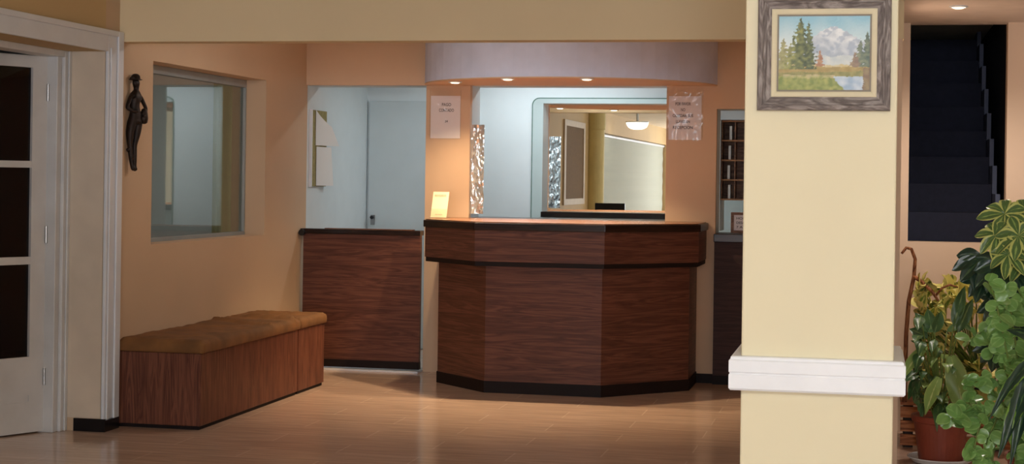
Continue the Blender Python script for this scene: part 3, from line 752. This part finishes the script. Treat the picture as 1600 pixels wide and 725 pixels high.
# ---- crumpled foil strip on the pier's inner edge
fo = MB(); 
def foilp(u, v):
    n1 = noise.noise(Vector((u * 2.2, v * 9, 4))); n2 = noise.noise(Vector((u * 6, v * 22, 8)))
    wx = 0.006 * noise.noise(Vector((0, v * 8, 2)))
    return (-2.758 + u * (0.098 + wx), 11.432 - 0.03 * u + 0.018 * n1 + 0.011 * n2, 1.125 + v * 0.628)
fo.grid(18, 70, foilp)
fresh(tag(fo.build('foil_strip', M['foil'], None, smooth=True), 'crumpled silver foil strip hanging at the pier edge left of the mirror', 'foil'))

# ---- notices pinned in the office
nb = thing('notice_board', 'narrow cork notice board on the office side wall', 'board', (-3.97, 11.67, 1.3))
MB().box(-3.979, -3.962, 11.49, 11.82, 1.3, 1.856).build('cork', M['cork'], nb)
MB().box(-3.9795, -3.958, 11.475, 11.49, 1.295, 1.861).build('edge', M['white'], nb)
def sheet(ya, yb, za, zb, curl, skew, name, label):
    m = MB().grid(10, 10, lambda u, v: (-3.958 + curl * (u ** 2) * (1 - 0.4 * v), ya + (yb - ya) * u + skew * (1 - v) * u, za + (zb - za) * v - 0.12 * u * v * (1 if skew else 0)))
    fresh(tag(m.build(name, M['paper'], None, smooth=True), label, 'paper'))
sheet(11.56, 11.80, 1.60, 1.86, 0.07, 0.1, 'paper_sheet', 'curled white sheet pinned at the top of the office cork board')
sheet(11.58, 11.83, 1.305, 1.59, 0.05, 0.0, 'paper_sheet', 'printed white sheet pinned at the bottom of the office cork board')

# ---- pigeonhole rack and small framed notice on the right
rk = thing('pigeonhole_rack', 'brown wooden pigeonhole rack on the white wall behind the side counter', 'rack', (-0.75, 12.8, 1.235))
m = MB().box(-1.112, -0.4, 12.86, 12.9, 1.235, 1.842)
m.build('back', M['rackwood'], rk)
for i in range(5): MB().box(-1.112, -0.4, 12.70, 12.86, 1.235 + i * 0.149, 1.247 + i * 0.149).build('shelf', M['rackedge'], rk)
for i in range(8):
    for_r = MB()
    for j in range(4): for_r.box(-1.112 + i * 0.1, -1.104 + i * 0.1, 12.71, 12.86, 1.2475 + j * 0.149, 1.3835 + j * 0.149)
    for_r.build('divider', M['rackwood'], rk)
MB().box(-1.145, -0.38, 12.69, 12.9, 1.846, 1.945).build('header', M['backwhite'], rk)
MB().box(-1.145, -1.116, 12.69, 12.9, 1.0, 1.846).build('side_board', M['backwhite'], rk)
env = MB().box(-1.058, -1.040, 12.72, 12.8, 0, 0.105)
e0 = fresh(tag(env.build('envelope', M['paper']), 'white envelope standing in the bottom pigeonhole', 'envelope', 'envelopes in the pigeonhole rack'))
e0.location.z = 1.248
for row, nm in ((1, 'second pigeonhole from the bottom'), (2, 'second pigeonhole from the top'), (3, 'topmost pigeonhole')):
    e1 = e0.copy(); COL.objects.link(e1); e1.location.z = 1.248 + row * 0.149; e1.location.x += 0.006 * (row - 2)
    e1['label'] = 'white envelope standing in the ' + nm
fs = thing('desk_sign', 'small dark framed notice standing on the side counter ledge', 'sign', (-0.84, 11.5, 1.022))
m = MB()
for a in ((-0.934, -0.734, 1.024, 1.042), (-0.934, -0.734, 1.148, 1.166), (-0.934, -0.914, 1.042, 1.148), (-0.754, -0.734, 1.042, 1.148)): m.box(a[0], a[1], 11.5, 11.515, a[2], a[3])
m.build('frame', M['rackwood'], fs)
fsh = MB().box(-0.914, -0.754, 11.506, 11.515, 1.042, 1.148).build('sheet', M['paperpink'], fs)
MB().box(-0.88, -0.79, 11.515, 11.56, 1.022, 1.03).build('foot', M['rackwood'], fs)
for k, s_ in enumerate(('HORARIO', 'DESAYUNO', '7 A 10 HS')): text('lettering', s_, (-0.834, 11.505, 1.125 - 0.03 * k), 0.125, 0.016, M['ink'], fsh)

# ---- what the mirror shows of the lobby's left side
bb = thing('framed_board', 'brown felt board in a pale frame on the lobby wall, seen in the mirror', 'board', (-3.96, 3.3, 1.05))
MB().box(-3.979, -3.965, 2.62, 4.0, 1.12, 2.1).build('felt', M['colbrown'], bb)
m = MB().box(-3.979, -3.955, 2.5, 4.12, 1.04, 1.12).box(-3.979, -3.955, 2.5, 4.12, 2.1, 2.18).box(-3.979, -3.955, 2.5, 2.62, 1.12, 2.1).box(-3.979, -3.955, 4.0, 4.12, 1.12, 2.1)
m.build('frame', M['reveal'], bb)
ds = thing('side_table', 'small dark table under the monitor at the lobby wall', 'table', (-3.28, 4.5, 0))
MB().box(-3.6, -2.96, 4.25, 4.8, 0.70, 0.73).build('tabletop', M['slab'], ds)
for x in (-3.57, -3.03):
    for y in (4.29, 4.72): MB().box(x, x + 0.04, y, y + 0.04, 0, 0.70).build('leg', M['slab'], ds)
mo = thing('monitor', 'black computer monitor reflected above the counter edge in the mirror', 'monitor', (-3.28, 4.5, 0.73))
MB().box(-3.475, -3.085, 4.5, 4.53, 0.80, 1.082).bevel(0.006, 2).build('screen', M['black'], mo)
MB().box(-3.31, -3.25, 4.53, 4.56, 0.74, 0.95).build('stand', M['black'], mo)
MB().box(-3.40, -3.16, 4.44, 4.62, 0.73, 0.742).bevel(0.003, 1).build('base', M['black'], mo)

# ---- lamps
def downlight(p, label, group):
    t = thing('downlight', label, 'light', p, group)
    MB().lathe(p, [(0.036, 0.0), (0.046, 0.0), (0.046, -0.006), (0.040, -0.009), (0.034, -0.007), (0.034, 0.0)], 28, cap=False).build('trim_ring', M['white'], t)
    MB().lathe(p, [(0.004, -0.0135), (0.02, -0.0125), (0.034, -0.006)], 24).build('lens', M['lens'], t)
    return t
def spot(name, p, energy, col, size, blend=0.5, rad=0.03, aim=None):
    l = bpy.data.lights.new(name, 'SPOT'); l.energy = energy; l.color = col; l.spot_size = math.radians(size); l.spot_blend = blend; l.shadow_soft_size = rad
    o = bpy.data.objects.new(name, l); COL.objects.link(o); o.location = p
    d = (Vector(aim) - Vector(p)) if aim else Vector((0, 0, -1))
    o.rotation_euler = d.to_track_quat('-Z', 'Y').to_euler(); return o
WARM = (1.0, 0.73, 0.44)
SP = [(-2.76, 10.94, 2.028), (-2.318, 10.585, 2.028), (-1.795, 10.58, 2.028)]
LB = ['leftmost of the three lit downlights under the canopy, near the orange pier', 'middle one of the three lit downlights under the counter canopy', 'rightmost of the three lit downlights under the counter canopy']
for k, (p, lb) in enumerate(zip(SP, LB)):
    downlight(p, lb, 'downlights in the canopy over the counter')
    spot('canopy_spot', (p[0], p[1], p[2] - 0.03), (50, 120, 105)[k], WARM, (125, 108, 108)[k], (1.0, 0.6, 0.6)[k], 0.02)
pd = (0.42, 8.62, 2.27)
downlight(pd, 'lit downlight in the passage ceiling above the plants', None)
spot('passage_spot', (pd[0], pd[1], pd[2] - 0.03), 46, (1.0, 0.90, 0.80), 150, 0.7, 0.03)

def area(name, p, sx, sy, energy, col, aim):
    l = bpy.data.lights.new(name, 'AREA'); l.shape = 'RECTANGLE'; l.size = sx; l.size_y = sy; l.energy = energy; l.color = col
    o = bpy.data.objects.new(name, l); COL.objects.link(o); o.location = p
    o.rotation_euler = (Vector(aim) - Vector(p)).to_track_quat('-Z', 'Y').to_euler(); return o
def bowl_lamp(p, label, energy, col, group=None):
    t = thing('ceiling_lamp', label, 'lamp', p, None)
    MB().lathe(p, [(0.17, 0.0), (0.168, -0.03), (0.14, -0.075), (0.09, -0.10), (0.02, -0.108)], 32).build('bowl', M['bowl'], t, smooth=True)
    MB().lathe((p[0], p[1], p[2]), [(0.18, 0.0), (0.18, 0.02)], 32).build('rim', M['white'], t)
    MB().tube([(p[0], p[1], p[2] + 0.02), (p[0], p[1], CZ)], 0.02, 12).build('stem', M['white'], t)
    if not energy: return
    l = bpy.data.lights.new('added_bowl_light', 'POINT'); l.energy = energy; l.color = col; l.shadow_soft_size = 0.14  # only the added out-of-view bowl lamps get this light
    o = bpy.data.objects.new('added_bowl_light', l); COL.objects.link(o); o.location = (p[0], p[1], p[2] - 0.28)
bowl_lamp((-3.55, 0.1, 2.28), 'lit glass bowl ceiling lamp reflected in the mirror', 0, (1.0, 0.86, 0.66))
fl = thing('ceiling_lamp', 'added flat round ceiling lamp hidden behind the beam, filling the reception area with light', 'lamp', (-2.7, 9.2, CZ - 0.05))  # hidden lamp, added to lift the canopy, gate and reception floor
MB().lathe((-2.7, 9.2, CZ - 0.05), [(0.14, 0.0), (0.16, 0.01), (0.16, 0.05)], 32).build('diffuser', M['bowl'], fl)
l = bpy.data.lights.new('added_flush_light', 'POINT'); l.energy = 10; l.color = (0.98, 0.98, 1.0); l.shadow_soft_size = 0.05
o = bpy.data.objects.new('added_flush_light', l); COL.objects.link(o); o.location = (-2.7, 9.2, CZ - 0.13)
bowl_lamp((0.1, 1.6, 2.34), 'added out-of-view bowl lamp over the lobby, brightening the pillar', 98, (0.90, 0.96, 1.0))  # out-of-view lamp, added so the pillar outshines the beam
bowl_lamp((-1.9, 4.6, 2.34), 'added out-of-view bowl lamp over the lobby, filling the left wall and floor', 6, (0.94, 0.97, 1.0))  # another out-of-view lamp, added as weak fill for left wall and floor
# office tube light
ft = thing('fluorescent_light', 'fluorescent batten light on the office ceiling', 'light', (-2.4, 12.3, CZ - 0.08))
MB().box(-3.0, -1.8, 12.25, 12.35, CZ - 0.05, CZ).build('housing', M['white'], ft)
MB().tube([(-2.97, 12.3, CZ - 0.07), (-1.83, 12.3, CZ - 0.07)], 0.016, 12).build('tube', M['tube'], ft)
area('office_tube_light', (-2.4, 12.3, CZ - 0.1), 1.2, 0.1, 15, (0.86, 0.95, 1.0), (-2.4, 12.3, 0))
area('next_room_fill', (-5.4, 10.8, CZ - 0.03), 0.8, 0.3, 10, (0.9, 0.96, 1.0), (-5.4, 10.8, 0))  # no fixture: light added so the khaki curtain shows through the pane

# ================================================================== PLANTS
def stem_line(a, b, bow=0.0, n=8):
    a = Vector(a); b = Vector(b)
    return [a.lerp(b, k / n) + Vector((0, 0, bow * math.sin(PI * k / n))) for k in range(n + 1)]

def pot(t, c, rb, rt_, h, mat, soil=True):
    lip = 0.03
    MB().lathe(c, [(rb, 0), (rb + (rt_ - rb) * (h - lip - 0.004) / h, h - lip - 0.004), (rt_ + 0.004, h - lip), (rt_ + 0.009, h - 0.004), (rt_ + 0.006, h), (rt_ - 0.006, h), (rt_ - 0.012, h - 0.03)], 40, cap=True).build('pot', mat, t, smooth=False)
    MB().lathe((c[0], c[1], c[2]), [(rt_ - 0.014, h - 0.032), (rt_ - 0.02, h - 0.026), (0.01, h - 0.018)], 24).build('soil', M['soil'], t)

# wooden slatted stand behind
sd = thing('plant_stand', 'low orange wooden slatted stand behind the terracotta pot', 'stand', (0.6, 9.1, 0))
m = MB()
for k in range(3): m.box(0.17, 1.15, 8.93, 8.955, 0.012 + k * 0.072, 0.068 + k * 0.072)
m.box(0.17, 1.15, 8.92, 8.985, 0.222, 0.24)
m.build('front_slats', M['slat'], sd)
dsf = plain('dark_stand_frame', (50, 32, 24), 0.7)
for x in (0.19, 0.63, 1.09): MB().box(x, x + 0.045, 8.956, 9.3, 0, 0.221).build('upright', dsf, sd)
m = MB()
for k in range(4): m.box(0.17, 1.15, 8.99 + k * 0.085, 9.06 + k * 0.085, 0.222, 0.24)
m.build('top_slats', M['slat'], sd)

# peace lily in the terracotta pot
pc_ = Vector((0.358, 8.5, 0.0))
sc_ = MB().lathe(pc_, [(0.115, 0.0), (0.135, 0.004), (0.158, 0.024), (0.162, 0.026), (0.160, 0.030), (0.132, 0.012), (0.02, 0.010)], 40)
fresh(tag(sc_.build('saucer', M['saucer'], None), 'white plastic saucer under the terracotta pot', 'saucer'))
pl = thing('potted_peace_lily', 'leafy green plant in a terracotta coloured pot on a white saucer', 'plant', (pc_.x, pc_.y, 0.0125))
pot(pl, (pc_.x, pc_.y, 0.0125), 0.106, 0.137, 0.222, M['terracotta'])
lv = MB(); pv = MB(); sm = MB(); rnd = random.Random(3)
base = Vector((pc_.x, pc_.y, 0.215))
for k in range(46):
    y = rnd.uniform(490, 640) if k % 3 else rnd.uniform(570, 645)
    w_ = 30 + 26 * math.sin(PI * min(1, max(0, (y - 455) / 190)))
    x = 1458 + rnd.uniform(-w_, w_)
    p = at(x, y, rnd.uniform(8.32, 8.6)); p.x = max(p.x, 0.2)
    out = Vector((p.x - base.x, p.y - base.y - 0.05, 0))
    d = out.normalized() * 0.9 + Vector((rnd.uniform(-.3, .3), rnd.uniform(-.6, 0), rnd.uniform(-0.5, 0.9)))
    p.x = max(p.x, 0.25)
    if p.x < 0.36: d.x = max(d.x, -0.25)
    (lv if rnd.random() < 0.86 else pv).leaf(p, d, rnd.uniform(0.09, 0.14), rnd.uniform(0.04, 0.062), 'lance', rnd.uniform(0.2, 0.8), 0.2, rnd.uniform(-0.4, 0.4), face=(rnd.uniform(-.4, .4), -0.6, 0.7))
    sm.tube(stem_line(base + Vector((rnd.uniform(-.03, .03), rnd.uniform(-.03, .03), -0.012)), p, 0.03, 5), 0.003, 6)
for px, py, Y, tx, ty, wd in ((1486, 556, 8.34, 1504, 640, 0.115), (1468, 590, 8.34, 1452, 640, 0.07), (1447, 540, 8.42, 1416, 590, 0.06)):
    a = at(px, py, Y); b_ = at(tx, ty, Y - 0.06); pv.leaf(a, (b_ - a) + Vector((0, 0, 0.06)), (b_ - a).length * 1.1, wd, 'heart', 0.25, 0.2, 0.0, face=(-0.3, -0.9, 0.4))
    sm.tube(stem_line(base, a, 0.03, 6), 0.004, 6)
for px, py, tx, ty in ((1490, 510, 1506, 446), (1496, 520, 1518, 466), (1452, 520, 1432, 488), (1456, 520, 1450, 482), (1460, 520, 1470, 486), (1450, 528, 1424, 512)):
    a = at(px, py, 8.46); b_ = at(tx, ty, 8.5); lv.leaf(a, b_ - a, (b_ - a).length * 1.15, 0.062, 'lance', 0.1, 0.25, rnd.uniform(-.3, .3), face=(0.2, -1, 0.2))
    sm.tube(stem_line(base, a, 0.02, 6), 0.004, 6)
lv.build('leaves', M['lf_lily'], pl, smooth=True, fixn=False); pv.build('pale_leaves', M['lf_lilypale'], pl, smooth=True, fixn=False); sm.build('stems', M['stem'], pl, smooth=True)

# croton on the stand
cr = thing('potted_croton', 'yellow and green variegated plant on the slatted stand behind the pot', 'plant', (0.56, 9.07, 0.24))
pot(cr, (0.56, 9.07, 0.24), 0.07, 0.095, 0.15, M['black'])
lv = MB(); sm = MB(); rnd = random.Random(11)
base = Vector((0.56, 9.07, 0.37))
for k in range(260):
    x, y = rnd.uniform(1404, 1560), rnd.uniform(448, 610)
    if x < 1425 and y < 450: continue
    Y = rnd.uniform(8.82, 9.14)
    p = at(x, y, Y)
    p.x = max(p.x, 0.26)
    d = (p - base).normalized() + Vector((rnd.uniform(-.7, .7), rnd.uniform(-1.0, 0.2), rnd.uniform(-.5, .6)))
    if p.x < 0.36: d.x = abs(d.x) * 0.4 - 0.1
    lv.leaf(p, d, rnd.uniform(0.10, 0.16), rnd.uniform(0.058, 0.085), 'lance', rnd.uniform(0.1, 0.5), 0.2, rnd.uniform(-.5, .5), 5, 7, face=(rnd.uniform(-.5, .5), -0.6, rnd.uniform(0.4, 1.3)))
    if k % 4 == 0: sm.tube(stem_line(base, p, 0.02, 6), 0.004, 6)
lv.build('leaves', M['lf_croton'], cr, smooth=True, fixn=False); sm.build('stems', M['stem'], cr, smooth=True)

# bent dry branch
br = MB()
bpts = [at(1414, 600, 8.9), at(1416, 520, 8.9), at(1420, 470, 8.88), at(1428, 432, 8.87), at(1430, 405, 8.86), at(1424, 389, 8.85), at(1416, 387, 8.84), at(1409, 396, 8.83)]
dense = []
for a, b_ in zip(bpts, bpts[1:]): dense += [a.lerp(b_, k / 3) for k in range(3)]
dense.append(bpts[-1]); lo = dense[0].copy(); lo.z = 0.2405
bh = thing('bent_branch', 'dry brown hooked branch leaning beside the passage wall among the plants', 'branch', (lo.x, lo.y, 0.24))
MB().tube([lo] + dense, [0.012] * 2 + [0.012 - 0.006 * k / len(dense) for k in range(len(dense) - 1)], 8).build('stalk', M['driftwood'], bh, smooth=True)
MB().tube([at(1428, 432, 8.87), at(1440, 440, 8.85), at(1456, 455, 8.84), at(1466, 470, 8.82)], [0.011, 0.01, 0.009, 0.006], 8).build('twig', M['driftwood'], bh, smooth=True)
MB().tube([at(1462, 462, 8.83), at(1472, 450, 8.82), at(1484, 445, 8.82), at(1497, 449, 8.82)], [0.006, 0.006, 0.006, 0.004], 8).build('twig', M['driftwood'], bh, smooth=True)

# schefflera: tall, umbrella whorls, in a pot below the frame
sf = thing('potted_schefflera', 'tall umbrella plant with yellow-edged leaves at the right edge', 'plant', (0.85, 7.95, 0))
pot(sf, (0.85, 7.95, 0), 0.13, 0.17, 0.3, M['terracotta'])
lv = MB(); dk = MB(); sm = MB(); rnd = random.Random(5)
base = Vector((0.85, 7.95, 0.27))
wh = [(1570, 334, 7.6, .13, 0), (1600, 330, 7.7, .13, 0), (1558, 366, 7.55, .125, 0), (1592, 368, 7.5, .13, 0), (1628, 350, 7.6, .13, 0), (1575, 398, 7.5, .11, 0), (1606, 402, 7.6, .13, 0), (1650, 400, 7.7, .13, 0),
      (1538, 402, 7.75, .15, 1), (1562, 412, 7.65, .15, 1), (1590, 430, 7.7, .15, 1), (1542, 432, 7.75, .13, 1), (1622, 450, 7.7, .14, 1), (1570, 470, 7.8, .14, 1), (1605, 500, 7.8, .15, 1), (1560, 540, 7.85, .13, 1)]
trunk_top = Vector((0.80, 7.85, 1.15))
tr_ = [base + Vector((0, 0, -0.02)), Vector((0.86, 7.93, 0.6)), Vector((0.83, 7.9, 0.9)), trunk_top]
sm.tube(tr_, [0.014, 0.012, 0.010, 0.007], 8)
for x, y, Y, L, kind in wh:
    c = at(x, y, Y); j = tr_[1].lerp(tr_[3], min(1, max(0, (c.z - 0.65) / 0.6)))
    sm.tube(stem_line(j, c, 0.02, 6), 0.004, 6)
    n = 7; a0_ = rnd.uniform(0, 1); out = (c - Vector((0.85, 7.95, c.z))); out.z = 0
    for k in range(n):
        a = a0_ + 2 * PI * k / n
        nv_ = Vector((-0.15 + 0.3 * math.sin(5 * x), -0.85, 0.5)) if kind == 0 else Vector((-0.2, -0.9, 0.25))
        nv_.normalize(); ax = Vector((1, 0, 0)); ax = (ax - nv_ * ax.dot(nv_)).normalized(); ay = nv_.cross(ax)
        if kind: a = -PI / 2 + (k - 3) * 0.55 + rnd.uniform(-.1, .1) - 0.35
        d = ax * math.cos(a) + ay * math.sin(a) + nv_ * 0.12
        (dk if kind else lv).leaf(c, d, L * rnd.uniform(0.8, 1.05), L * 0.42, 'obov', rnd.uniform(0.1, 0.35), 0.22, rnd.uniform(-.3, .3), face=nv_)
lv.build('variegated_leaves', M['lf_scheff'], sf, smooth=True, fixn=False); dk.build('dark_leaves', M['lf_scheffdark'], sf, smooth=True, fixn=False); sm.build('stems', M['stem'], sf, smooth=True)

# round-leaved succulent trailing in front
rp = thing('potted_round_leaf_plant', 'bushy plant with round light green leaves trailing at the bottom right corner', 'plant', (0.72, 7.35, 0))
pot(rp, (0.72, 7.35, 0), 0.11, 0.14, 0.24, M['terracotta'])
lv = MB(); sm = MB(); rnd = random.Random(21)
base = Vector((0.72, 7.35, 0.22))
strands = [[(1590, 690), (1575, 560), (1556, 470), (1545, 440)], [(1590, 690), (1590, 560), (1580, 490), (1572, 470)], [(1585, 690), (1560, 620), (1535, 590), (1522, 600), (1512, 640), (1508, 665)],
           [(1590, 690), (1545, 640), (1520, 640), (1500, 648), (1486, 655)], [(1600, 690), (1610, 560), (1600, 470), (1590, 450)], [(1585, 690), (1555, 640), (1532, 660), (1522, 700), (1520, 730)],
           [(1600, 690), (1570, 640), (1555, 690), (1548, 735)], [(1600, 690), (1590, 640), (1590, 690), (1585, 735)], [(1590, 690), (1560, 560), (1530, 520), (1516, 530)], [(1600, 690), (1575, 590), (1560, 540), (1556, 500)],
           [(1600, 690), (1560, 650), (1540, 690), (1530, 735)], [(1600, 690), (1610, 620), (1620, 650), (1610, 730)]]
for s_ in strands:
    Y = rnd.uniform(7.1, 7.4); pts = [base] + [at(x, y, Y - 0.02 * k) for k, (x, y) in enumerate(s_[1:])]
    den = []
    for a, b_ in zip(pts, pts[1:]):
        n = max(3, int((b_ - a).length / 0.03)); den += [a.lerp(b_, k / n) for k in range(n)]
    den.append(pts[-1])
    sm.tube(den, 0.0045, 6)
    for k, p in enumerate(den):
        if k < 3: continue
        for q in range(2):
            a = rnd.uniform(0, 2 * PI) + q * PI
            d = Vector((math.cos(a), -abs(math.sin(a)) * 0.35, rnd.uniform(-0.5, 0.9)))
            r_ = rnd.uniform(0.042, 0.074)
            lv.leaf(p, d, r_, r_ * rnd.uniform(0.85, 1.0), 'round', rnd.uniform(0.0, 0.3), 0.14, rnd.uniform(-0.9, 0.9), 6, 8, face=(rnd.uniform(-.6, .6), -0.8, rnd.uniform(0, 1)))
lv.build('leaves', M['lf_round'], rp, smooth=True, fixn=False); sm.build('stems', M['stem'], rp, smooth=True)

# strap-leaved plant at the very edge
sp_ = thing('potted_dracaena', 'plant with broad dark strap leaves at the lower right edge', 'plant', (0.8, 6.9, 0))
pot(sp_, (0.8, 6.9, 0), 0.1, 0.13, 0.22, M['terracotta'])
lv = MB(); sm = MB()
base = Vector((0.8, 6.9, 0.2)); topc = Vector((0.70, 6.88, 0.72)); sm.tube(stem_line(base, topc, 0, 6), 0.012, 8)
for x, y, L, wd, dr in ((1572, 690, .42, .085, .35), (1590, 680, .4, .08, .5), (1545, 640, .34, .06, .5), (1620, 640, .35, .07, .5), (1660, 600, .35, .07, .4), (1630, 520, .35, .07, .2), (1600, 560, .32, .06, .25)):
    b_ = at(x, y, 6.8); d = (b_ - topc); d.z += 0.12
    lv.leaf(topc, d, L * 0.95, wd, 'strap', dr, 0.2, 0.0, 6, 12, face=(-0.3, -0.9, 0.4))
lv.build('leaves', M['lf_strap'], sp_, smooth=True, fixn=False); sm.build('stem', M['stem'], sp_, smooth=True)

# ------------------------------------------------------------------ world and view
wd_ = bpy.data.worlds.new('dusk'); S.world = wd_; wd_.use_nodes = True
wd_.node_tree.nodes['Background'].inputs['Color'].default_value = (0.02, 0.025, 0.04, 1); wd_.node_tree.nodes['Background'].inputs['Strength'].default_value = 0.3
vs = S.view_settings; vs.view_transform = 'Standard'; vs.look = 'None'; vs.gamma = 1.0; vs.exposure = 0.0; vs.use_curve_mapping = False
